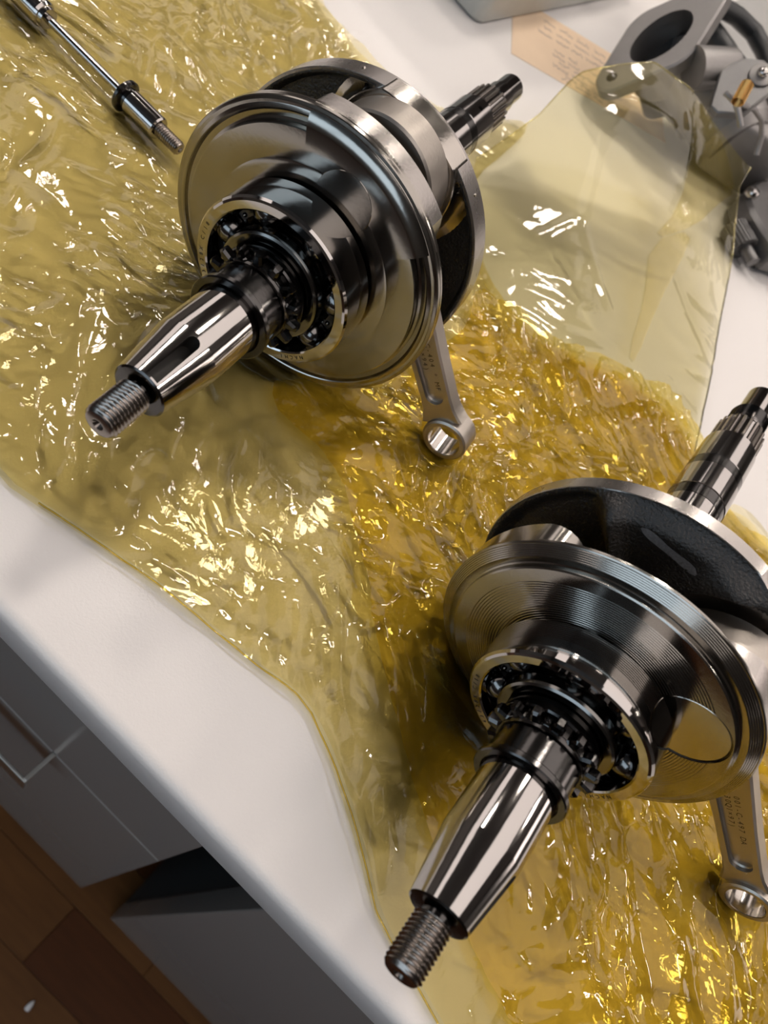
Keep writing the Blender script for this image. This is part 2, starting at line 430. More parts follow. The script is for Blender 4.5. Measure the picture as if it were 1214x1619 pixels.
def crankshaft(P, yaw, spec, label):
    px, py, hz = P
    root = empty('crankshaft', D(px, py, 0), math.radians(yaw - 90))
    tag(root, label, 'crankshaft', 'crankshafts lying on the yellow bag')
    off = (0, 0, hz * MM)
    def part(name, mb, mat, parent=root, angle=None, fix=True):
        o = mb.build(name, mat, parent, angle=angle, fix=fix)
        if parent is root: o.location = off
        return o
    pa, pr = spec['pin'], spec['throw']; A = spec['kind'] == 'A'
    pinx, pinz = pr * math.sin(math.radians(pa)), pr * math.cos(math.radians(pa))
    PT = Matrix.Translation((pinx, 0, pinz))
    # --- front stub: taper, cylinder, journal
    mb = MB()
    mb.lathe([(-75.2, 0), (-75.2, 4.7), (-73.9, 4.9), (-73.6, 9.2), (-73.1, 9.95), (-50.2, 13.12), (-50.0, 13.16), (-24, 13.16), (-23.8, 13.9), (19.0, 13.9), (24, 13.9), (24, 0)], 128)
    stub = part('tapered_stub', mb, M['steel'])
    ka = spec['key']; c = MB()
    Mk = Matrix.Rotation(math.radians(ka), 4, 'Y')
    # woodruff-type slot: round-ended outline extruded radially
    slot = [(-2.4, -72.4), (2.4, -72.4)] + [(2.4 * math.cos(a), -53.6 + 2.4 * math.sin(a)) for a in [math.pi * i / 10 for i in range(11)]]
    c.prism([(x, t) for x, t in slot], 0, 12, Mk @ Matrix(((1, 0, 0, 0), (0, 0, 1, 0), (0, 1, 0, 5.2), (0, 0, 0, 1))))
    boolean(stub, [c], 14, M['engrave'])
    stub.data.materials.append(M['oiled'])
    for q in stub.data.polygons:
        if q.center.y < -73.3 * MM: q.material_index = len(stub.data.materials) - 1   # oily black shoulder
    part('threaded_end', thread_mb(-92.0, -75.6, 6.25, 1.5, 0.85, 5.0), M['thread'], angle=50)
    # --- sleeve with flange
    mb = MB()
    mb.lathe([(-25.2, 13.4), (-25.9, 14.0), (-25.9, 16.2), (-25.4, 16.65), (-23.6, 16.65), (-23.2, 16.3), (-23.0, 15.1), (-22.4, 14.9), (-13.2, 14.9), (-12.4, 14.5), (-12.4, 13.3)], 96, closed=True)
    part('flanged_sleeve', mb, M['oiled'])
    # --- small sprocket
    mb = MB(); mb.prism(gear_outline(15, 16.2, 20.3, phase=spec['sprocket']), -11.6, -7.2, None, 0.9, 0.9)
    mb.lathe([(-12.4, 13.4), (-12.4, 15.6), (-11.4, 16.0), (-6, 16.0), (-6, 13.4)], 64, closed=True)
    part('sprocket', mb, M['oiled'])
    mb = MB(); mb.lathe([(-7.0, 13.6), (-7.0, 17.6), (-6.4, 18.2), (-4.2, 18.2), (-4.0, 17.2), (-1.5, 17.2), (-1.5, 13.6)], 72, closed=True)
    part('spacer_ring', mb, M['oiled'])
    # --- ball bearing
    mb = MB(); g = [(9 + 6.4 * math.cos(a), 25.2 + 6.5 * math.sin(a)) for a in [math.radians(x) for x in (150, 130, 110, 90, 70, 50, 30)]]
    prof = [(0.0, 29.4), (0.0, 32.4), (0.35, 33.3), (1.3, 34.0), (16.7, 34.0), (18, 32.8), (18, 29.0), (15.0, 28.6)]
    prof += list(reversed(g)) + [(3.0, 28.6), (0.5, 28.8)]
    mb.lathe(prof, 160, closed=True)
    bearing = part('bearing', mb, M['bearing'])
    tag(bearing, 'polished ball bearing with an open cage')
    mb = MB(); g2 = [(9 + 6.4 * math.cos(a), 25.2 - 6.5 * math.sin(a)) for a in [math.radians(x) for x in (150, 130, 110, 90, 70, 50, 30)]]
    mb.lathe([(-0.4, 14.0), (-0.4, 17.4), (-1.2, 18.0), (-1.2, 20.8), (-0.6, 21.6), (0.4, 22.0), (3.0, 22.0)] + g2 + [(15, 22.0), (18, 21.6), (18, 14.0)], 112, closed=True)
    part('inner_ring', mb, M['inner'], bearing)
    bm_ = MB().sphere((0, 0, 0), 6.35, 28).mesh('ball', M['ball']); riv = MB().sphere((0, 0, 0), 0.95, 10).mesh('rivet', M['inner'])
    NB = 7
    for k in range(NB):
        th = math.radians(spec['ball'] + k * 360 / NB)
        b = link(bpy.data.objects.new('ball', bm_), bearing); b.location = (25.2 * math.sin(th) * MM, 9 * MM, 25.2 * math.cos(th) * MM)
        th += math.pi / NB
        b = link(bpy.data.objects.new('rivet', riv), bearing); b.location = (25.2 * math.sin(th) * MM, 7.4 * MM, 25.2 * math.cos(th) * MM)
    V_, F = [], []; n = 280
    for sgn in (1,):
        b0 = len(V_)
        for i in range(n):
            th = 2 * math.pi * i / n
            d = ((math.degrees(th) - spec['ball'] + 180 / NB) % (360 / NB)) - 180 / NB
            sarc = math.radians(d) * 25.2
            h = max(0.5, math.sqrt(max(0.0, 6.75 ** 2 - sarc ** 2)) * 0.86)
            for r, e in ((23.6, 0), (26.8, 0), (26.8, 0.7), (23.6, 0.7)):
                V_.append((r * math.sin(th), 9 + sgn * (h + e), r * math.cos(th)))
        for i in range(n):
            j = (i + 1) % n
            for q in range(4):
                F.append((b0 + i * 4 + q, b0 + j * 4 + q, b0 + j * 4 + (q + 1) % 4, b0 + i * 4 + (q + 1) % 4))
    part('cage', MB().add(V_, F), M['cage'], bearing)
    def ring_text(s, a0, size, step):
        tx = MB()
        for i, ch in enumerate(s):
            if ch == ' ': continue
            th = math.radians(a0 + i * step); r = 30.3
            text_on(tx, ch, size, (r * math.sin(th), -0.06, r * math.cos(th)), (math.cos(th), 0, -math.sin(th)), (math.sin(th), 0, math.cos(th)))
        part('lettering', tx, M['engrave'], bearing, fix=False)
    ring_text('63/28X C/18', spec['num'], 2.3, 4.6); ring_text('NACHI', spec['name'], 2.3, 4.6)
    # --- front web
    mb = MB(); Rf = 60.3
    if A:
        prof = [(26.0, 0), (19.75, 13.0), (19.75, 30)] + [(19.75 + 0.05 * (i % 2), 30 + i * 1.1) for i in range(8)] + [(19.75, 39), (19.9, 40), (19.75, 41), (19.75, 51.7), (20.05, 52.1), (23.0, 52.3), (23.3, 53.2), (23.0, 55.2), (21.9, 56.0), (21.6, 56.4), (22.0, 57.6), (22.1, 57.8), (22.1, 58.8), (22.3, 59.0), (22.6, 60.0), (23.0, 60.3), (24.4, 60.3), (24.6, 60.05), (24.8, 60.3), (26.2, 60.3), (26.6, 59.9), (26.8, 50), (34, 46), (34, 0)]
    else:
        prof = [(26.0, 0), (20.8, 13.0)]
        groove_prof(prof, 30.0, 47.0, 20.8, 0.95, 0.16)
        prof += [(20.8, 47.0), (20.8, 52.2), (21.1, 52.8), (21.8, 52.95), (22.8, 53.0), (23.0, 53.6), (22.8, 55.6)]
        for i in range(6):
            a = 55.9 + i * 0.62; prof += [(22.7 + i * 0.36, a), (22.7 + i * 0.36 + 0.24, a + 0.45), (22.7 + i * 0.36 + 0.44, a + 0.55)]
        prof += [(24.9, 59.8), (25.2, 60.3), (25.35, 60.3), (25.45, 60.0), (25.6, 60.3), (26.3, 60.3), (26.6, 60.0), (26.8, 50), (34, 46), (34, 0)]
    mb.lathe(prof, 224)
    if A:
        a0, a1 = pa - 28, pa + 36
        mb.lathe([(20.2, 40), (19.7, 45), (19.7, 53.2), (19.9, 54.2), (20.4, 55.8), (21.2, 57.4), (22.3, 58.8), (23.6, 59.8), (25.0, 60.4), (26.4, 60.4), (26.4, 40)], 64, None, True, a0, a1)
        mb.mat = 1; mb.prism(boss_outline(60.4, pr, pa, 32.5), 25.5, 35.0, None, 0, 0.5); mb.mat = 0
    web = part('crank_web', mb, [M['web'], M['rim']], angle=14)
    rp = 12.0 if A else 15.0
    if not A:
        cut = [MB().lathe([(15, 0), (15, rp), (22.0, rp), (22.0, 0)], 72, PT)]
        boolean(web, cut, 14)
        part('pin_boss', MB().prism(boss_outline(60.3, pr, pa, 32.5), 26.2, 36.0, None, 0, 1.0), M['rim'], web)
        ca = pa - 180; pol = lambda r, a: (r * math.sin(math.radians(a)), r * math.cos(math.radians(a)))
        tip = [(59.2, 73.5), (58.7, 75.5), (57.8, 77.5), (56.4, 79.3), (54.6, 81), (52, 82.6), (48, 84.4), (42, 86), (30, 88)]
        cw = arc(0, 0, 59.4, ca - 72, ca + 72, 50) + [pol(r, ca + a) for r, a in tip] + [pol(r, ca - a) for r, a in reversed(tip)]
        part('counterweight', MB().prism(cw, 26.7, 38.0, None, 0, 1.2), M['web'], web, 20)
    # --- crank pin seen in the web face
    mb = MB(); tp = 19.55 if A else 21.3
    mb.lathe([(tp, 0), (tp, rp - (0.5 if A else 0.9)), (tp + 0.5, rp - 0.15), (60, rp - 0.15), (60, 0)], 72, PT)
    part('crank_pin', mb, M['web' if A else 'turned'])
    # --- rear web
    mb = MB(); mb.mat = 0
    nth = 288; hm = lambda: None
    R2 = 59.65 if A else 61.6; tb = 67.9 if A else 63.7
    radii = list(np.linspace(6, R2 - 3.2, 52)) + list(np.linspace(R2 - 3.0, R2 - 0.4, 8))
    TH = np.radians(np.arange(nth) * 360.0 / nth); rr_, tt_ = np.meshgrid(np.array(radii), TH, indexing='ij')
    X = rr_ * np.sin(tt_); Z = rr_ * np.cos(tt_); dp = np.hypot(X - pinx, Z - pinz)
    rel = (np.degrees(tt_) - pa + 180) % 360 - 180
    if A:
        pocket = smooth(R2 - 2.0, R2 - 4.5, rr_) * smooth(26, 29, dp)
        TF = 57.2 + 4.6 * pocket
        TF += 0.10 * np.sin(X * 1.9) * np.sin(Z * 2.3) * pocket
        blk = (dp > 28) & (rr_ < R2 - 1.4)
    else:
        plate = smooth(-106, -92, rel) * smooth(150, 132, rel)
        edge = smooth(R2 - 0.5, R2 - 9, rr_)
        low = 57.2 + 4.2 * smooth(R2 - 1.5, R2 - 7, rr_)
        high = 57.2 - 4.6 * edge - 5.0 * np.exp(-((rel + 95) / 6.0) ** 2) * smooth(R2, R2 - 4, rr_) - 3.0 * smooth(44, 34, dp)
        TF = low * (1 - plate) + high * plate
        cl = smooth(34.5, 30.5, dp); TF = TF * (1 - cl) + 57.0 * cl
        TF += 0.10 * np.sin(X * 1.7 + 1) * np.sin(Z * 2.1)
        blk = (dp > 29) & (rr_ < R2 - 0.6)
    V_ = [(float(X[i, j]), float(TF[i, j]), float(Z[i, j])) for i in range(len(radii)) for j in range(nth)]
    F = []; mi = []
    for i in range(len(radii) - 1):
        for j in range(nth):
            k = (j + 1) % nth; F.append((i * nth + j, i * nth + k, (i + 1) * nth + k, (i + 1) * nth + j)); mi.append(1 if blk[i, j] else 0)
    b0 = (len(radii) - 1) * nth; base = len(V_)
    rim = [(57.2 + 0.1, R2), (tb - 0.5, R2), (tb, R2 - 0.5), (tb, 20), (tb + 5, 17), (tb + 5, 5)]
    for t, r in rim: V_ += [(r * math.sin(a), t, r * math.cos(a)) for a in TH]
    rows = [b0] + [base + q * nth for q in range(len(rim))]
    for a, b in zip(rows[:-1], rows[1:]):
        for j in range(nth):
            k = (j + 1) % nth; F.append((a + j, a + k, b + k, b + j)); mi.append(0)
    s0 = len(mb.v); mb.add(V_, F); mb.m[-len(F):] = mi
    if A:
        mb.mat = 2; mb.prism(boss_outline(R2 + 0.1, pr, pa, 27.5), 54.2, 66, None, 0.4, 0)
        # turned fillet round the boss running into the black pocket
        fil = [(55.5, 27.6), (57.2, 28.1), (59.0, 29.3), (60.6, 31.2), (61.9, 34.0), (63, 34), (63, 27.6)]
        mb.lathe(fil, 60, PT, True, pa + 64, pa + 176); mb.lathe(fil, 60, PT, True, pa - 176, pa - 64)
    w2 = part('crank_web', mb, [M['rim'], M['cast'], M['turned']], angle=40)
    if not A:
        # worn paint stroke on the black casting
        bmx = MB(); q = []
        for i in range(15):
            f_ = i / 14; l = -29.5 + 23 * f_; u = 43.6 + 3.4 * f_ - 1.0 * f_ * (1 - f_)
            wd = 1.7 * math.sqrt(max(0.05, 1 - (2 * f_ - 1) ** 6)) * (1 + 0.1 * math.sin(9 * f_))
            q.append((l, u, wd))
        V_ = []
        for l, u, wd in q:
            for sg in (-1, 0, 1):
                ll, uu = l - 0.12 * sg * wd, u + sg * wd
                th = math.degrees(math.atan2(ll, uu)); r = math.hypot(ll, uu)
                i = int(np.argmin(abs(np.array(radii) - r))); j = int(round(th % 360 / 360 * nth)) % nth
                V_.append((ll, float(TF[i, j]) - 0.12, uu))
        F = []
        for i in range(len(q) - 1):
            for s_ in range(2): F.append((i * 3 + s_, i * 3 + s_ + 1, i * 3 + s_ + 4, i * 3 + s_ + 3))
        part('paint_mark', MB().add(V_, F), M['stroke'], w2, fix=False)
    # --- rear stub
    mb = MB()
    if A: prof = [(60, 0), (60, 13.2), (72, 13.2), (73, 12.7), (159.6, 12.6), (159.9, 12.15), (167.0, 12.15), (167.3, 12.5), (187.2, 12.4), (188, 11.8), (188.4, 10.6), (190, 10.2), (209.5, 10.2), (210.5, 8.9), (211, 8.5), (223.6, 8.5), (224.4, 7.6), (240.2, 7.6), (241.2, 6.9), (241.2, 0)]
    else: prof = [(60, 0), (60, 14.0), (70, 14.0), (71, 13.0), (132.8, 13.0), (133.1, 12.5), (140.6, 12.5), (140.9, 13.2), (158.4, 13.2), (158.7, 12.7), (165.6, 12.7), (165.9, 13.0), (188, 12.8), (189, 12.0), (189.6, 10.9), (207.6, 10.7), (208.6, 9.6), (222.6, 8.9), (223.4, 7.7), (245, 7.6), (246, 6.9), (246, 0)]
    mb.lathe(prof, 96)
    rs = part('splined_stub', mb, M['steel'], angle=14)
    holes = []
    if A:
        for t, r, hr in ((179, 12.4, 1.4), (224.6, 7.6, 1.1)):
            Mh = Matrix.Rotation(math.radians(10), 4, 'Y') @ Matrix(((1, 0, 0, 0), (0, 0, 1, t), (0, 1, 0, 0), (0, 0, 0, 1)))
            holes.append(MB().lathe([(r - 4, 0), (r - 4, hr), (r + 4, hr), (r + 4, 0)], 24, Mh))
        boolean(rs, holes, 14, M['engrave'])
    t0, t1 = (190.2, 209.0) if A else (190.0, 207.0)
    part('splines', MB().prism(gear_outline(22, 10.0, 11.5 if A else 11.9, 0.3, 0.2), t0, t1, None, 0.3, 0.5), M['thread'], rs)
    if not A:
        th = thread_mb(209.5, 222.4, 9.7, 1.25, 0.6, 9.0); part('thread', th, M['oiled'], rs, angle=50)
        band = MB(); band.lathe([(133.4, 12.4), (133.4, 12.85), (140.4, 12.85), (140.4, 12.4)], 96); band.lathe([(158.9, 12.6), (158.9, 12.95), (165.4, 12.95), (165.4, 12.6)], 96)
        part('oil_groove_band', band, M['oiled'], rs)
    else:
        band = MB(); band.lathe([(160.0, 12.1), (160.0, 12.3), (166.9, 12.3), (166.9, 12.1)], 96)
        part('oil_groove_band', band, M['oiled'], rs)
    # --- connecting rod
    ex, ez = spec['small_end']; d = Vector((ex - pinx, ez - pinz)); L = d.length; d /= L
    # rod frame: local x across (to the upper right of the rod), local z from small end to pin
    ac = (-d.y, d.x)
    RM = Matrix(((ac[0], 0, d.x, pinx), (0, 1, 0, 0), (ac[1], 0, d.y, pinz), (0, 0, 0, 1)))
    tf, tr = 44.6, 53.2
    hw = [(14, 13.5), (24, 13.0), (30, 11.2), (L - 80, 9.6), (L - 45, 8.2), (L - 22, 7.9), (L - 16, 8.3), (L - 11, 9.6), (L - 8.5, 10.6)]
    poly = [(w, s_) for s_, w in hw] + [(-w, s_) for s_, w in reversed(hw)]
    mb = MB(); mb.prism(poly, tf, tr, RM, 0.9, 0.9)
    rod = part('connecting_rod', mb, M['rod'], angle=14)
    e0 = L - 19.0; pk = 4.7
    slot = [(pk + 1.2, 33), (-pk - 1.2, 33)] + [(-pk * math.cos(a), e0 - pk + pk * math.sin(a)) for a in [math.pi * i / 12 for i in range(13)]]
    cuts = [MB().prism(slot, tf - 3, tf + 2.4, RM, 0, 0.6), MB().prism(slot, tr + 3, tr - 2.4, RM, 0, 0.6)]
    boolean(rod, cuts, 20)
    SE = Matrix.Translation((ex, 0, ez))
    part('small_end', MB().lathe([(42.6, 8.5), (42.5, 10.2), (43.2, 11.2), (44.6, 11.4), (54.6, 11.4), (55.6, 10.4), (55.6, 8.5)], 80, SE, True), M['rod'], rod, 14)
    bush = part('bushing', MB().lathe([(42.9, 8.1), (42.9, 8.6), (55.3, 8.6), (55.3, 8.1)], 64, SE, True), M['turned'], rod, 14)
    Mh = SE @ Matrix.Rotation(math.radians(spec['oil']), 4, 'Y') @ Matrix(((1, 0, 0, 0), (0, 0, 1, 49), (0, 1, 0, 0), (0, 0, 0, 1)))
    part('oil_hole', MB().lathe([(8.05, 0), (8.05, 1.5), (8.2, 1.5), (8.2, 0)], 20, Mh), M['engrave'], rod)
    part('big_end', MB().lathe([(39.2, 15.5), (38.6, 16.5), (38.6, 24.6), (39.4, 25.5), (53.0, 25.5), (53.8, 24.6), (53.8, 15.5)], 112, PT, True), M['rod'], rod, 14)
    tz = tf + 2.4 - 0.05
    dd = Vector((d.x, 0, d.y)); aa = Vector((ac[0], 0, ac[1]))
    for s_, off_, st in spec['text']:
        o_ = Vector((pinx, tz, pinz)) + dd * (L - st) + aa * off_
        tx = MB(); text_on(tx, s_, 3.3, o_, dd, aa, 2.45)
        part('lettering', tx, M['engrave'], rod, fix=False)
    return root
M['stroke'] = pm('worn_grey_paint', (0.16, 0.16, 0.165), 0, 0.6, 0.6, 1500, 0.5, 900)
crankshaft((-94.320, 199.552, 62.4), 97.394, dict(kind='A', pin=8.5, throw=37.0, key=13, sprocket=11, ball=-85, num=-128, name=128, small_end=(93.3, -47.4), oil=25,
    text=[('001-C-404 * MF', 0.6, 58), ('(7×26×94)', -2.9, 56)]), 'steel crankshaft at upper left with its slotted taper end facing up')
crankshaft((91.056, 151.171, 62.3), 89.366, dict(kind='B', pin=48.0, throw=37.0, key=57, sprocket=4, ball=-130, num=-157, name=98, small_end=(129.2, -47.6), oil=-60,
    text=[('001-C-497 DA', 0.6, 62), ('(130Q1×97)', -2.9, 66)]), 'steel crankshaft at lower right, its black cast rear web marked by a grey stroke')

# ------------------------------------------------------------------ crumpled plastic bag
class Noise:
    def __init__(self, seed):
        r = np.random.RandomState(seed); self.p = r.permutation(512); a = r.rand(512) * 2 * np.pi; self.g = np.c_[np.cos(a), np.sin(a)]
    def __call__(self, x, y):
        xi = np.floor(x).astype(int); yi = np.floor(y).astype(int); xf = x - xi; yf = y - yi
        def g(i, j, fx, fy):
            h = self.p[(self.p[i % 512] + j) % 512]; return self.g[h, 0] * fx + self.g[h, 1] * fy
        u = xf ** 3 * (xf * (xf * 6 - 15) + 10); v = yf ** 3 * (yf * (yf * 6 - 15) + 10)
        a = g(xi, yi, xf, yf); b = g(xi + 1, yi, xf - 1, yf); c = g(xi, yi + 1, xf, yf - 1); d = g(xi + 1, yi + 1, xf - 1, yf - 1)
        return (a + (b - a) * u) * (1 - v) + (c + (d - c) * u) * v
def worley_edges(x, y, seed, jit=0.9):
    """second minus first cell distance: facets meeting in sharp creases"""
    r = np.random.RandomState(seed); T = r.rand(64, 64, 2) * jit + (1 - jit) / 2
    xi = np.floor(x).astype(int); yi = np.floor(y).astype(int)
    d1 = np.full(x.shape, 9.0); d2 = d1.copy()
    for i in (-1, 0, 1):
        for j in (-1, 0, 1):
            o = T[(xi + i) % 64, (yi + j) % 64]
            d = np.hypot(xi + i + o[..., 0] - x, yi + j + o[..., 1] - y)
            d2 = np.where(d < d1, d1, np.minimum(d2, d)); d1 = np.minimum(d1, d)
    return d2 - d1
def crumple(x, y, seed, amp=(5.5, 3.4, 1.5, 1.1)):
    """folds and creases of a stiff thin film, in millimetres above its lowest point"""
    n = [Noise(seed * 10 + k) for k in range(8)]
    wx = 16 * n[1](x / 48, y / 48) + 22 * n[1](x / 150 + 3, y / 150); wy = 16 * n[2](x / 48, y / 48) + 22 * n[2](x / 150 + 3, y / 150)
    h = amp[0] * (0.5 + 0.9 * n[3]((x + wx) / 100, (y + wy) / 70))
    mix = smooth(-0.15, 0.15, n[0](x / 110 + 7, y / 110))
    for k, (deg, wt) in enumerate(((24, 1 - mix), (-38, mix))):
        c, s = math.cos(math.radians(deg)), math.sin(math.radians(deg)); a = x * c + y * s + 300 * k; b = -x * s + y * c
        g = amp[1] * np.clip(worley_edges((a + wx) / 56, (b + wy) / 24, seed + 3 + k), 0, 1.0)
        # long thin creases, present only in patches
        r1 = n[4]((a + wx) / 80, (b + wy) / 26); g += amp[2] * np.exp(-np.abs(r1) / 0.035) * smooth(-0.12, 0.18, n[6](x / 70 + 5, y / 60))
        r2 = n[5]((a + 0.6 * wy) / 40, (b + 0.6 * wx) / 12); g += 0.75 * amp[2] * np.exp(-np.abs(r2) / 0.05) * smooth(-0.08, 0.22, n[7](x / 45 + 9, y / 40))
        g += amp[3] * np.clip(worley_edges((a + 0.4 * wx) / 17, (b + 0.4 * wy) / 8, seed + 7 + k), 0, 0.8) * (0.35 + smooth(-0.1, 0.3, n[7](x / 60, y / 50)))
        h = h + wt * g
    return h
def inside(px, py, poly):
    r = np.zeros(px.shape, bool); n = len(poly)
    for i in range(n):
        x0, y0 = poly[i]; x1, y1 = poly[(i + 1) % n]
        c = ((y0 > py) != (y1 > py))
        with np.errstate(divide='ignore', invalid='ignore'):
            r ^= c & (px < (x1 - x0) * (py - y0) / (y1 - y0 + 1e-12) + x0)
    return r
def snap(px, py, poly):
    best = np.full(px.shape, 1e9); bx = px.copy(); by = py.copy(); n = len(poly)
    for i in range(n):
        x0, y0 = poly[i]; x1, y1 = poly[(i + 1) % n]; dx, dy = x1 - x0, y1 - y0
        t = np.clip(((px - x0) * dx + (py - y0) * dy) / (dx * dx + dy * dy + 1e-12), 0, 1)
        qx, qy = x0 + t * dx, y0 + t * dy; d = np.hypot(px - qx, py - qy); m = d < best
        best = np.where(m, d, best); bx = np.where(m, qx, bx); by = np.where(m, qy, by)
    return bx, by, best
def rounded(poly, rep=2):
    for _ in range(rep):
        q = []
        for i in range(len(poly)):
            a, b = np.array(poly[i]), np.array(poly[(i + 1) % len(poly)]); q += [tuple(.75 * a + .25 * b), tuple(.25 * a + .75 * b)]
        poly = q
    return poly
def press(x, y):
    """highest the film may stand under the things that rest on it"""
    top = np.full(x.shape, 200.0)
    for (px, py, hz, yaw, R, se, rl) in ((-94.320, 199.552, 62.4, 97.394, 61.2, (93.3, -47.4), 11.6), (91.056, 151.171, 62.3, 89.366, 62.0, (129.2, -47.6), 11.6)):
        yw = math.radians(yaw); dx, dy = math.cos(yw), math.sin(yw); t = (x - px) * dx + (y - py) * dy; l = (x - px) * dy - (y - py) * dx
        under = hz - np.sqrt(np.maximum(R * R - l * l, 0.0))
        pen = np.maximum(np.maximum(19 - t, t - 69), 0) * 0.55
        top = np.minimum(top, np.where(np.abs(l) < R, np.maximum(under, 0.9) + pen, 200))
        # rod: small end and beam
        u = hz + se[1] - np.sqrt(np.maximum(rl * rl - (l - se[0]) ** 2, 0.0)); pen = np.maximum(np.maximum(41 - t, t - 57), 0) * 0.6
        top = np.minimum(top, np.where(np.abs(l - se[0]) < rl, np.maximum(u, 1.0) + pen, 200))
        f_ = np.clip((l - 40) / (se[0] - 40), 0, 1); zb = hz - 6 + (se[1] + 6) * f_ - 11
        top = np.minimum(top, np.where((l > 40) & (l < se[0]), np.maximum(zb, 3) + pen, 200))
    d = np.abs(y - 267.4); inx = (x > -330) & (x < -195)
    top = np.minimum(top, np.where(inx & (d < 10), 2.2 + d * 0.35, 200))
    return top
ZTOP = {}
def sheet(name, poly, step, zf, mat, parent, rnd_edge=1):
    poly = [(p[0], p[1]) for p in poly]; poly = rounded(poly, rnd_edge) if rnd_edge else poly
    P = np.array(poly); x0, y0 = P.min(0) - step; x1, y1 = P.max(0) + step
    xs = np.arange(x0, x1, step); ys = np.arange(y0, y1, step); X, Y = np.meshgrid(xs, ys, indexing='ij')
    ins = inside(X, Y, poly)
    q = ins[:-1, :-1] | ins[1:, :-1] | ins[1:, 1:] | ins[:-1, 1:]
    used = np.zeros(ins.shape, bool)
    for a, b in ((0, 0), (1, 0), (1, 1), (0, 1)):
        used[a:a + q.shape[0], b:b + q.shape[1]] |= q
    m = used & ~ins
    sx, sy, _ = snap(X[m], Y[m], poly); X[m] = sx; Y[m] = sy
    idx = -np.ones(ins.shape, int); idx[used] = np.arange(used.sum())
    xv, yv = X[used], Y[used]; zv = zf(xv, yv)
    co = np.c_[xv, yv, zv].astype(np.float64) * MM
    I, J = np.nonzero(q)
    quads = np.c_[idx[I, J], idx[I + 1, J], idx[I + 1, J + 1], idx[I, J + 1]]
    me = bpy.data.meshes.new(name); me.vertices.add(len(co)); me.vertices.foreach_set('co', co.ravel())
    me.loops.add(quads.size); me.loops.foreach_set('vertex_index', quads.ravel())
    me.polygons.add(len(quads)); me.polygons.foreach_set('loop_start', np.arange(0, quads.size, 4)); me.polygons.foreach_set('loop_total', np.full(len(quads), 4))
    me.materials.append(mat); me.update(); me.validate(); me.polygons.foreach_set('use_smooth', np.ones(len(me.polygons), bool)); me.update()
    return link(bpy.data.objects.new(name, me), parent)
bag = empty('plastic_bag', D(0, 0, 0)); tag(bag, 'large crumpled translucent yellow plastic bag spread over the white desk', 'plastic bag')
EDGE = [(-106.7, 95.3, 2.0), (-91.3, 98.8, 2.0), (-67.8, 104.2, 2.0), (-42.1, 109.7, 2.0), (-19.9, 112.6, 2.0), (4.3, 115.6, 2.0), (23.3, 119.0, 2.0), (32.9, 117.9, 2.0), (49.0, 111.1, 2.0), (67.6, 101.3, 2.0), (84.5, 91.1, 2.0), (95.0, 84.3, 2.0), (105.8, 80.7, 2.0), (115.3, 78.6, 2.0), (125.3, 75.8, 2.0), (135.1, 73.2, 2.0)]
BACK = [(173.1, 399.3, 3.0), (168.3, 396.5, 3.0), (152.6, 402.7, 8.0), (137.1, 396.0, 10.0), (133.7, 389.9, 6.0), (130.5, 397.5, 4.0), (113.3, 407.2, 3.0), (99.4, 413.8, 3.0), (74.5, 421.8, 2.0), (35.8, 411.8, 2.0), (6.0, 389.0, 2.0), (-27.6, 375.6, 2.0), (-59.8, 382.7, 2.0), (-83.4, 398.4, 2.0), (-103.8, 424.4, 2.0), (-117.0, 452.8, 2.0), (-120.4, 495.9, 2.0), (-126.7, 540.6, 2.0), (-137.9, 535.4, 2.0), (-144.7, 508.8, 2.0), (-151.5, 492.5, 2.0), (-167.3, 477.3, 2.0), (-190.8, 461.9, 2.0), (-219.8, 451.0, 2.0), (-246.4, 458.3, 2.0), (-271.2, 463.1, 2.0)]
bottom_out = EDGE + [(150, 70), (240, 71), (340, 110), (345, 330), (240, 400)] + BACK + [(-300, 490), (-430, 440), (-460, 300), (-380, 170), (-200, 105)]
def envelope(x, y):
    """the bag lies flatter near its free front edge and bunches up between the cranks"""
    e = 0.55 + 0.45 * smooth(70, 190, y)
    e = e + 0.75 * np.exp(-(((x - 20) / 75) ** 2 + ((y - 290) / 80) ** 2))
    return e
def z_bottom(x, y):
    z = 0.5 + 0.45 * crumple(x, y, 1) * envelope(x, y)
    return np.minimum(z, np.maximum(press(x, y) - 1.2, 0.25))
def z_top(x, y):
    z = 1.6 + 0.95 * crumple(x, y, 2) * envelope(x, y)
    return np.maximum(np.minimum(z, np.maximum(press(x, y) - 0.6, 0.5)), z_bottom(x, y) + 0.2)
sheet('bag_back_film', bottom_out, 1.5, z_bottom, M['film'], bag)
BACK2 = [(173.1, 399.3, 3.0), (168.3, 396.5, 3.0), (152.6, 402.7, 8.0), (137.1, 396.0, 10.0), (133.7, 389.9, 6.0), (130.5, 397.5, 4.0), (113.3, 407.2, 3.0), (99.4, 413.8, 3.0), (74.5, 421.8, 2.0), (35.8, 411.8, 2.0), (6.0, 389.0, 2.0), (-27.6, 375.6, 2.0), (-60.5, 381.4, 2.0), (-93.1, 411.9, 2.0), (-140.8, 442.3, 2.0), (-186.7, 456.7, 2.0), (-219.8, 451.0, 2.0), (-247.7, 453.1, 2.0), (-273.4, 452.6, 2.0)]
top_out = [(x + 1.2, y + 1.5) if y < 300 else (x, y) for x, y, *_ in EDGE + [(150, 70), (240, 71), (340, 110), (345, 330), (240, 400)] + BACK2 + [(-300, 470), (-430, 430), (-455, 300), (-380, 170), (-200, 105)]]
sheet('bag_front_film', top_out, 0.85, z_top, M['film'], bag)
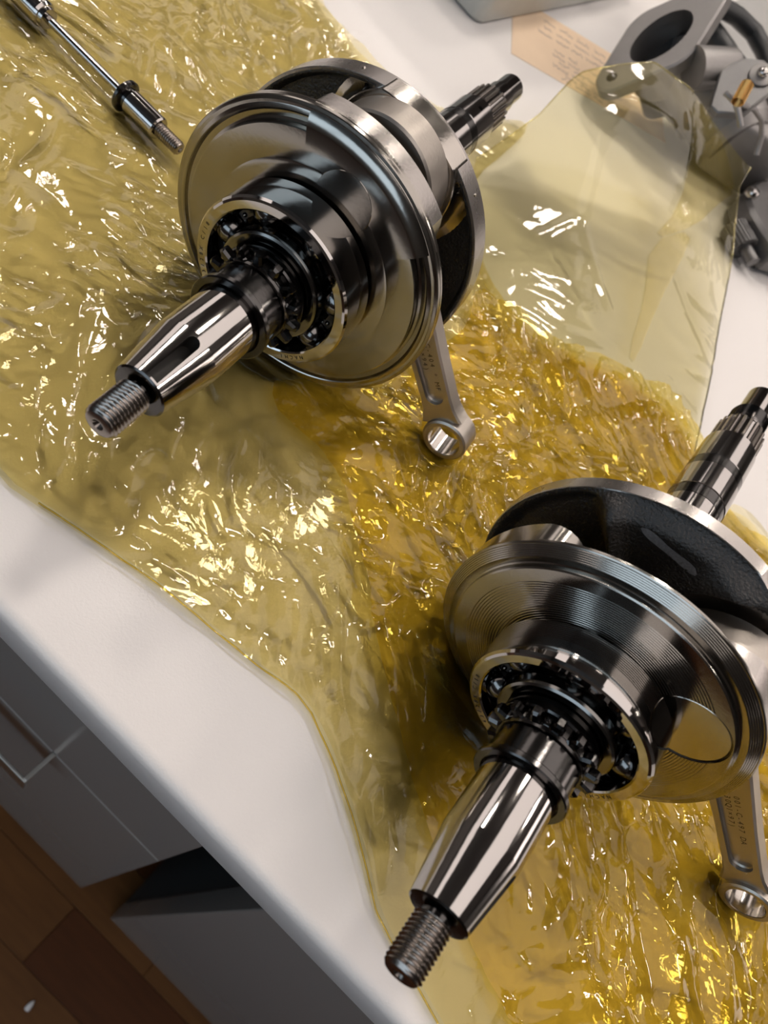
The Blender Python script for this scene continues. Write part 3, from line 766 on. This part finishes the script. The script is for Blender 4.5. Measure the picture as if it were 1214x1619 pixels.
GOLD = [(-81.1, 215.9, 3.0), (-72.5, 204.7, 3.0), (-53.5, 203.7, 3.0), (-41.8, 206.4, 3.0), (-20.4, 195.8, 3.0), (-5.5, 185.4, 3.0), (18.2, 167.5, 3.0), (46.7, 145.7, 3.0), (80.8, 125.4, 3.0), (110.9, 108.3, 3.0), (139.9, 95.6, 3.0), (156.8, 89.7, 3.0)]
GOLD2 = [(168.3, 396.5, 3.0), (140.8, 381.4, 3.0), (98.0, 421.4, 5.0), (67.6, 427.6, 8.0), (39.3, 412.9, 9.0), (9.5, 397.1, 8.0), (-9.5, 374.7, 6.0), (-37.6, 371.4, 5.0), (-60.0, 364.1, 4.0), (-44.2, 336.4, 3.0), (-43.1, 305.8, 3.0), (-48.6, 260.9, 3.0), (-62.9, 237.0, 3.0)]
def z_gold(x, y):
    z = 3.2 + 1.15 * crumple(x, y, 5, (6, 4.2, 1.8, 1.3)) * envelope(x, y)
    return np.maximum(np.minimum(z, np.maximum(press(x, y) - 0.3, 0.8)), z_top(x, y) + 0.15)
sheet('bag_folded_film', [(p[0], p[1]) for p in GOLD] + [(230, 78), (330, 130), (335, 320), (235, 385)] + [(p[0], p[1]) for p in GOLD2], 0.85, z_gold, M['film_gold'], bag)
# the smooth raised end of the bag, leaning up towards the carburettor
MOUTH = [(-122.0, 447.7, 6.0), (-119.0, 471.1, 14.3), (-115.8, 493.3, 34.8), (-118.0, 518.7, 52.2), (-117.0, 528.0, 60.9), (-104.6, 550.2, 68.1), (-92.2, 574.1, 75.4), (-76.7, 584.9, 75.4), (-61.3, 599.7, 72.5), (-45.3, 609.5, 63.8), (-24.1, 626.6, 55.1), (2.3, 649.9, 46.4), (6.6, 626.4, 34.8), (16.9, 614.4, 29.0), (36.4, 586.8, 19.3), (47.2, 567.2, 14.3), (61.4, 531.6, 9.9), (80.4, 478.6, 6.0), (92.0, 436.7, 5.0), (101.5, 404.6, 4.0), (76.3, 388.9, 6.0), (46.9, 380.6, 8.5), (10.9, 371.6, 8.5), (-22.2, 370.3, 6.0), (-55.8, 375.2, 5.0), (-79.4, 389.8, 5.0), (-103.1, 418.8, 5.0)]
INNER = [(-67.2, 469.3, 29.0), (-55.0, 514.1, 49.3), (2.6, 514.3, 21.1), (-11.0, 446.9, 12.8), (-76.8, 522.9, 66.7), (-34.1, 559.7, 52.2), (-95.3, 482.1, 39.1), (-57.7, 435.9, 9.9)]
ctrl = np.array(MOUTH + INNER)
def rbf(P, z):
    d = np.hypot(P[:, None, 0] - P[None, :, 0], P[:, None, 1] - P[None, :, 1])
    K = np.where(d > 0, d * d * np.log(np.maximum(d, 1e-9)), 0) + np.eye(len(P)) * 6000
    A_ = np.block([[K, np.c_[np.ones(len(P)), P]], [np.r_[np.ones((1, len(P))), P.T], np.zeros((3, 3))]])
    s = np.linalg.solve(A_, np.r_[z, 0, 0, 0])
    def f(x, y):
        o = s[-3] + s[-2] * x + s[-1] * y
        for i in range(len(P)):
            r = np.hypot(x - P[i, 0], y - P[i, 1]); o = o + s[i] * np.where(r > 0, r * r * np.log(np.maximum(r, 1e-9)), 0)
        return o
    return f
mouth_z = rbf(ctrl[:, :2], ctrl[:, 2])
def pleat(x, y, a, b, w, h):
    """a straight pressed crease from a to b"""
    dx, dy = b[0] - a[0], b[1] - a[1]; Lq = math.hypot(dx, dy); t = ((x - a[0]) * dx + (y - a[1]) * dy) / Lq; d = np.abs((x - a[0]) * dy - (y - a[1]) * dx) / Lq
    return h * np.clip(1 - d / w, 0, 1) * smooth(-4, 6, t) * smooth(Lq + 4, Lq - 10, t)
PL = [(-85.1, 517.6, 39.1), (-47.7, 466.5, 24.9), (-105.6, 518.0, 58.0), (-51.4, 564.0, 66.7), (-70.6, 395.1, 6.0), (-52.1, 465.4, 21.1), (-47.7, 464.7, 23.0), (8.0, 433.8, 11.3), (82.4, 483.1, 5.0), (14.6, 509.6, 17.6)]
def z_mouth(x, y):
    z = np.maximum(mouth_z(x, y), 3.5) + 0.22 * crumple(x, y, 9, (5, 3.0, 0.9, 0.4)) - 1.0
    for i in range(0, len(PL), 2): z = z + pleat(x, y, PL[i], PL[i + 1], 4.5, 1.4 if i % 4 else -0.6)
    return z
sheet('bag_mouth_film', MOUTH, 1.2, z_mouth, M['film_pale'], bag, 0)
FOLD1 = [(-54.0, 589.6, 66.7), (-35.9, 573.7, 52.2), (-11.9, 539.1, 34.8), (-9.4, 501.2, 24.9), (4.5, 549.5, 24.9), (4.7, 590.0, 29.0), (7.0, 617.6, 31.9), (-7.3, 620.6, 43.5), (-26.4, 617.0, 55.1), (-58.1, 600.3, 71.0)]
FOLD2 = [(-9.4, 501.2, 24.9), (14.9, 469.2, 12.8), (31.4, 418.8, 9.9), (37.9, 418.9, 9.9), (21.7, 481.8, 12.8), (15.2, 517.9, 17.6), (5.5, 547.6, 24.9)]
lift = lambda x, y: z_mouth(x, y) + 0.8 + 0.15 * np.sin(x / 6)
def hem(pts, zf, r, mat='film_pale'):
    """rolled, pressed edge of the film"""
    P = np.array([(p[0], p[1]) for p in pts]); d = np.r_[0, np.cumsum(np.hypot(*np.diff(P, axis=0).T))]
    q = np.arange(0, d[-1], 2.0); X = np.interp(q, d, P[:, 0]); Y = np.interp(q, d, P[:, 1]); Z = zf(X, Y)
    MB().tube(list(zip(X.tolist(), Y.tolist(), (Z + r * 0.5).tolist())), r, 8).build('bag_hem', M[mat], bag, angle=60)
hem(MOUTH[:9], z_mouth, 0.45); hem(MOUTH[11:20], z_mouth, 0.45); hem(EDGE[1:], z_top, 0.35, 'film_gold')
sheet('bag_corner_fold', FOLD1, 1.2, lift, M['film'], bag, 1)
sheet('bag_edge_fold', FOLD2, 1.2, lift, M['film'], bag, 1)

# ------------------------------------------------------------------ stepped push rod, top left
t = empty('push_rod', D(-250, 267.4, 0)); tag(t, 'thin steel rod with thick stepped ends and a dark collar, lying on the bag', 'rod')
RX = Matrix.Translation((0, 0, 10.4)) @ Matrix.Rotation(math.radians(1.2), 4, 'Z') @ Matrix.Rotation(math.radians(-90), 4, 'Z')
MB().lathe([(-40, 2.2), (14, 2.2)], 48, RX).build('shank', M['steel'], t)
MB().lathe([(17.5, 0), (17.5, 5.1), (18.1, 5.9), (36.2, 5.9), (37, 5.3), (37, 0)], 64, RX).build('end_cylinder', M['steel'], t)
MB().lathe([(12.8, 2.0), (12.4, 6.6), (13.2, 8.0), (14.8, 8.1), (15.6, 7.2), (16.0, 5.4), (17.5, 5.2), (17.5, 2.0)], 64, RX).build('collar', M['oiled'], t)
MB().lathe([(-64, 0), (-64, 5.6), (-63.4, 6.5), (-42.4, 6.5), (-41.0, 5.8), (-40.8, 5.2), (-38.6, 5.0), (-38.4, 2.0)], 64, RX).build('end_cylinder', M['steel'], t)
mbt = thread_mb(-51.0, -36.9, 3.7, 1.25, 0.75, 3.0, 40); mbt.v = [tuple(RX @ Vector((x, -y, z))) for x, y, z in mbt.v]
mbt.build('threaded_tip', M['thread'], t, angle=50)
mbt = thread_mb(63.9, 80.0, 3.7, 1.25, 0.75, 3.7, 40); mbt.v = [tuple(RX @ Vector((x, -y, z))) for x, y, z in mbt.v]
mbt.build('threaded_tip', M['thread'], t, angle=50)

# ------------------------------------------------------------------ tin box, card, carburettor, hose
bx = empty('tin_box', D(-218, 594, 0.6), math.radians(-5)); tag(bx, 'grey green metal box standing at the top edge', 'box')
def rrect(x0, x1, z0, z1, r, n=6):
    out = []
    for cx_, cz_, a in ((x1 - r, z1 - r, 0), (x0 + r, z1 - r, 90), (x0 + r, z0 + r, 180), (x1 - r, z0 + r, 270)):
        out += [(cx_ + r * math.cos(math.radians(a + 90 * i / n)), cz_ + r * math.sin(math.radians(a + 90 * i / n))) for i in range(n + 1)]
    return out
FLIP = Matrix(((1, 0, 0, 0), (0, 0, 1, 0), (0, 1, 0, 0), (0, 0, 0, 1)))
MB().prism(rrect(-210, 0, 0, 260, 9), 0, 66, FLIP, 2.0, 0).build('body', M['tin'], bx, angle=40)
MB().prism(rrect(-212, 2, -2, 262, 10), 60, 84, FLIP, 1.0, 2.0).build('lid', M['tin'], bx, angle=40)
nt_ = empty('note_card', D(-186.5, 602.8, 0.1), math.atan2(0.545, 0.838)); tag(nt_, 'buff card with handwritten lines beneath the bag and tin box', 'note')
MB().box((0, 0, 0), (150, 88, 0.35), 0.08).build('card', M['paper'], nt_)
rn = random.Random(11); ink = MB()
LINES = [(76, 30, 118), (66, 30, 122), (56, 24, 74), (56, 80, 112), (40, 40, 66), (40, 74, 104), (33, 38, 62), (26, 44, 66), (26, 70, 108), (18, 38, 64), (12, 50, 92), (6, 46, 84)]
for (yl, xa, xb) in LINES:
    x = xa
    while x < xb:
        wl = rn.uniform(8, 15); pts = []; k = int(wl * 1.6)
        for i in range(k + 1):
            f_ = i / k; h = 2.3 * math.sin(i * 2.1 + rn.random()) + (2.6 if rn.random() < 0.12 else 0)
            pts.append((x + wl * f_ + 0.7 * math.cos(i * 2.1), yl + h - 1.0 * f_))
        V_, F = [], []
        for i, (a, b) in enumerate(pts): V_ += [(a, b - 0.4, 0.42), (a + 0.2, b + 0.4, 0.42)]
        for i in range(len(pts) - 1): F.append((2 * i, 2 * i + 2, 2 * i + 3, 2 * i + 1))
        ink.add(V_, F); x += wl + rn.uniform(2.5, 4.5)
ink.build('handwriting', M['ink'], nt_, fix=False)

# carburettor lying on its side
FC = Vector([(-113.9, 659.0, 60.0)][0]); na = Vector((-0.50, -0.62, 0.60)).normalized()
cb = empty('carburettor', D(FC.x + 20, FC.y + 30, 0)); tag(cb, 'dull grey cast carburettor with oval flange and brass screw behind the bag', 'carburettor')
O = FC - Vector((FC.x + 20, FC.y + 30, 0))
CM = Matrix.Translation(O) @ frame(na, (0.0, 0.45, 0.9))
def dia(a, b, rb, re, n=10):
    """two-eared flange outline: round middle, tangent sides, small round ears"""
    out = []
    for s_, base in ((1, 0), (-1, 180)):
        for i in range(n + 1):
            an = math.radians(base - 58 + 116 * i / n); out.append((s_ * 0 + re * math.sin(an), s_ * a + re * math.cos(an)))
        for i in range(n + 1):
            an = math.radians(base + 72 + 36 * i / n); out.append((rb * math.sin(an), rb * math.cos(an)))
    return out
fl = MB().prism(dia(42, 0, 31, 13), -10, 0, CM, 0, 1.4).build('flange', M['alu'], cb, angle=40)
boolean(fl, [MB().prism([(16 * math.sin(a), 25 * math.cos(a)) for a in [2 * math.pi * i / 48 for i in range(48)]], -14, 6, CM)] + [MB().lathe([(-12, 0), (-12, 4), (4, 4), (4, 0)], 24, CM @ Matrix.Translation((0, 0, s_ * 43))) for s_ in (-1, 1)], 40)
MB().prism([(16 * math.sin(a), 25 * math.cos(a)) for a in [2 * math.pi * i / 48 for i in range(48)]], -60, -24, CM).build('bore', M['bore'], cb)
neck = MB(); ring = lambda a, b: [(a * math.sin(q), b * math.cos(q)) for q in [2 * math.pi * i / 48 for i in range(48)]]
for (t0, t1, a, b) in ((-36, -9, 20, 29),):
    n_ = 48; R1 = ring(a, b); R2_ = ring(a + 4, b - 2); R3 = ring(16, 25); R4 = ring(16, 25)
    V_ = [(p[0], t1, p[1]) for p in R1] + [(p[0], t0, p[1]) for p in R2_] + [(p[0], t0, p[1]) for p in R3] + [(p[0], t1, p[1]) for p in R4]
    F = [(k * n_ + i, k * n_ + (i + 1) % n_, ((k + 1) % 4) * n_ + (i + 1) % n_, ((k + 1) % 4) * n_ + i) for k in range(4) for i in range(n_)]
    neck.add(V_, F, CM)
neck.build('neck', M['alu'], cb)
BC = Vector([(-50.2, 705.4, 38.0)][0]) - Vector((FC.x + 20, FC.y + 30, 0))
ax = (BC - (O - na * 30)); 
MB().tube([O - na * 24, O - na * 30 + ax * 0.25, O - na * 24 + ax * 0.6, BC], [21, 25, 30, 31], 40).build('throat', M['alu'], cb)
TB = Matrix.Translation(BC) @ frame((0.86, -0.30, -0.10))
MB().lathe([(-30, 0), (-30, 26), (-27, 30), (-6, 31), (-4, 34), (2, 34), (4, 31), (26, 29), (34, 24), (34, 0)], 64, TB).build('body', M['alu'], cb)
p1 = Vector([(-73.9, 655.4, 66.0)][0]) - Vector((FC.x + 20, FC.y + 30, 0)); p2 = Vector([(-59.6, 674.9, 74.0)][0]) - Vector((FC.x + 20, FC.y + 30, 0))
dv = (p2 - p1).normalized(); Mp = Matrix.Translation(p2) @ frame(dv)
MB().lathe([(-34, 0), (-34, 15), (-3, 13), (-1, 12), (0, 10.5), (0, 4.6), (-6, 4.2), (-6, 0)], 40, Mp).build('cable_boss', M['alu'], cb)
# ear with brass screw and pivot
e1 = Vector([(-40.4, 649.6, 78.0)][0]) - Vector((FC.x + 20, FC.y + 30, 0))
ME = Matrix.Translation(e1) @ frame((-0.15, -0.55, 0.8), (0.7, 0.2, 0.5))
MB().prism([(-22, -16), (-18, -22), (14, -20), (24, -6), (25, 8), (17, 19), (4, 20), (-6, 12), (-20, 2)], -6, 0, ME, 0, 1).build('ear', M['alu_dark'], cb, angle=40)
MB().lathe([(-1, 0), (-1, 9.0), (1.4, 9.0), (2.0, 8.0), (2.0, 0)], 32, ME @ Matrix.Translation((12, 0, 8))).build('washer', M['alu'], cb)
MB().sphere(tuple(ME @ Vector((12, 2.5, 8))), 4.2, 16).build('pivot', M['bearing'], cb)
s0_, s1_ = (Vector(q) - Vector((FC.x + 20, FC.y + 30, 0)) for q in [(-35.7, 606.6, 82.0), (-40.2, 619.0, 90.0)])
dsc = (s1_ - s0_); sc_ = thread_mb(0, dsc.length, 4.4, 1.3, 0.5, 3.8, 28); FS = Matrix.Translation(s1_) @ frame(-dsc)
sc_.v = [tuple(FS @ Vector(v)) for v in sc_.v]; sc_.build('brass_screw', M['brass'], cb, angle=50)
lv = [Vector(q) - Vector((FC.x + 20, FC.y + 30, 0)) for q in [(-47.8, 621.6, 76.0), (-37.9, 621.8, 76.0), (-26.5, 651.5, 72.0), (-17.1, 659.1, 68.0), (-8.9, 662.0, 60.0), (-1.5, 658.9, 50.0)]]
MB().tube(lv, 2.0, 10).build('lever_wire', M['alu'], cb)
lv = [Vector(q) - Vector((FC.x + 20, FC.y + 30, 0)) for q in [(-38.3, 624.3, 76.0), (-29.9, 622.7, 72.0), (-23.4, 622.5, 68.0)]]
MB().tube(lv, 2.2, 10).build('lever_arm', M['alu'], cb)
bw = Vector([(-16.1, 713.5, 31.0)][0]) - Vector((FC.x + 20, FC.y + 30, 0))
MB().box((-30, -26, -26), (30, 26, 24), 7, Matrix.Translation(bw) @ Matrix.Rotation(0.5, 4, 'Z')).build('float_bowl', M['alu'], cb, angle=40)

hs = [(-154.6, 783.4, 60.0), (-129.9, 774.5, 62.0), (-114.6, 790.4, 62.0), (-98.8, 812.0, 60.0), (-79.2, 821.1, 58.0), (-58.9, 811.3, 56.0), (-37.9, 787.2, 54.0), (-17.9, 752.8, 52.0)]
tag(MB().tube(hs, 7.5, 20).build('rubber_hose', M['rubber'], loc=D(0, 0, 0)), 'black rubber hose arching along the upper right corner', 'hose', 'black hoses by the carburettor')
hs = [(-129.6, 808.0, 42.0), (-115.6, 801.6, 42.0), (-100.2, 795.3, 42.0), (-86.5, 789.0, 42.0), (-76.7, 789.4, 40.0), (-60.4, 798.6, 36.0), (-42.9, 803.3, 30.0)]
tag(MB().tube(hs, 10.5, 20).build('rubber_hose', M['rubber'], loc=D(0, 0, 0)), 'short thick black hose running behind the carburettor flange', 'hose', 'black hoses by the carburettor')
pl = [(-141.7, 937.5, 8.0), (-132.2, 1288.0, 8.0), (0.7, 1120.0, 8.0), (-46.0, 932.9, 8.0), (-84.5, 916.7, 8.0)]
c_ = np.mean(np.array(pl), 0)
tag(MB().prism([(p[0] - c_[0], p[1] - c_[1]) for p in pl], 0, 8, FLIP, 0, 1).build('metal_plate', M['grey_plate'], loc=D(c_[0], c_[1], 0.2)), 'flat light grey metal plate behind the black hoses', 'plate')
# cover casting at the right edge
cv_ = Vector([(33.4, 662.9, 24.0)][0]); ct = empty('cover_casting', D(cv_.x, cv_.y, 0)); tag(ct, 'grey cast cover with a bright screw at the right edge', 'metal part')
out = [(p[0] - cv_.x, p[1] - cv_.y) for p in [(14.5, 662.6, 24.0), (12.2, 676.8, 24.0), (14.1, 698.5, 24.0), (24.1, 733.6, 24.0), (55.8, 773.5, 24.0), (92.6, 664.1, 24.0), (62.8, 631.5, 24.0), (44.2, 637.4, 24.0), (28.1, 646.6, 24.0)]]
MB().prism(out, 6, 26, FLIP, 0, 3).build('body', M['alu_dark'], ct, angle=40)
MB().prism([(x * 0.8 + 4, y * 0.8 + 2) for x, y in out], 0.4, 8, FLIP).build('base', M['alu_dark'], ct)
sp_ = Vector([(17.1, 665.1, 30.0)][0]) - Vector((cv_.x, cv_.y, 0))
MB().lathe([(-5, 0), (-5, 5.5), (-1, 5.5), (1.0, 4.0), (1.6, 0)], 28, Matrix.Translation(sp_) @ frame((0, 0, 1), (1, 0, 0))).build('screw', M['bearing'], ct)
kn = Vector([(34.6, 634.5, 13.0)][0]); k0 = empty('knurled_knob', D(kn.x, kn.y, 0)); tag(k0, 'dark grey knurled knob lying beside the cast cover', 'knob')
KM = Matrix.Translation((0, 0, 10.4)) @ frame((0.85, -0.5, 0))
MB().prism(gear_outline(24, 9.2, 10.2), -11, 11, KM, 1, 1).build('grip', M['alu_dark'], k0)
MB().lathe([(11, 0), (11, 5), (24, 5), (24, 0)], 32, KM).build('stem', M['alu_dark'], k0)
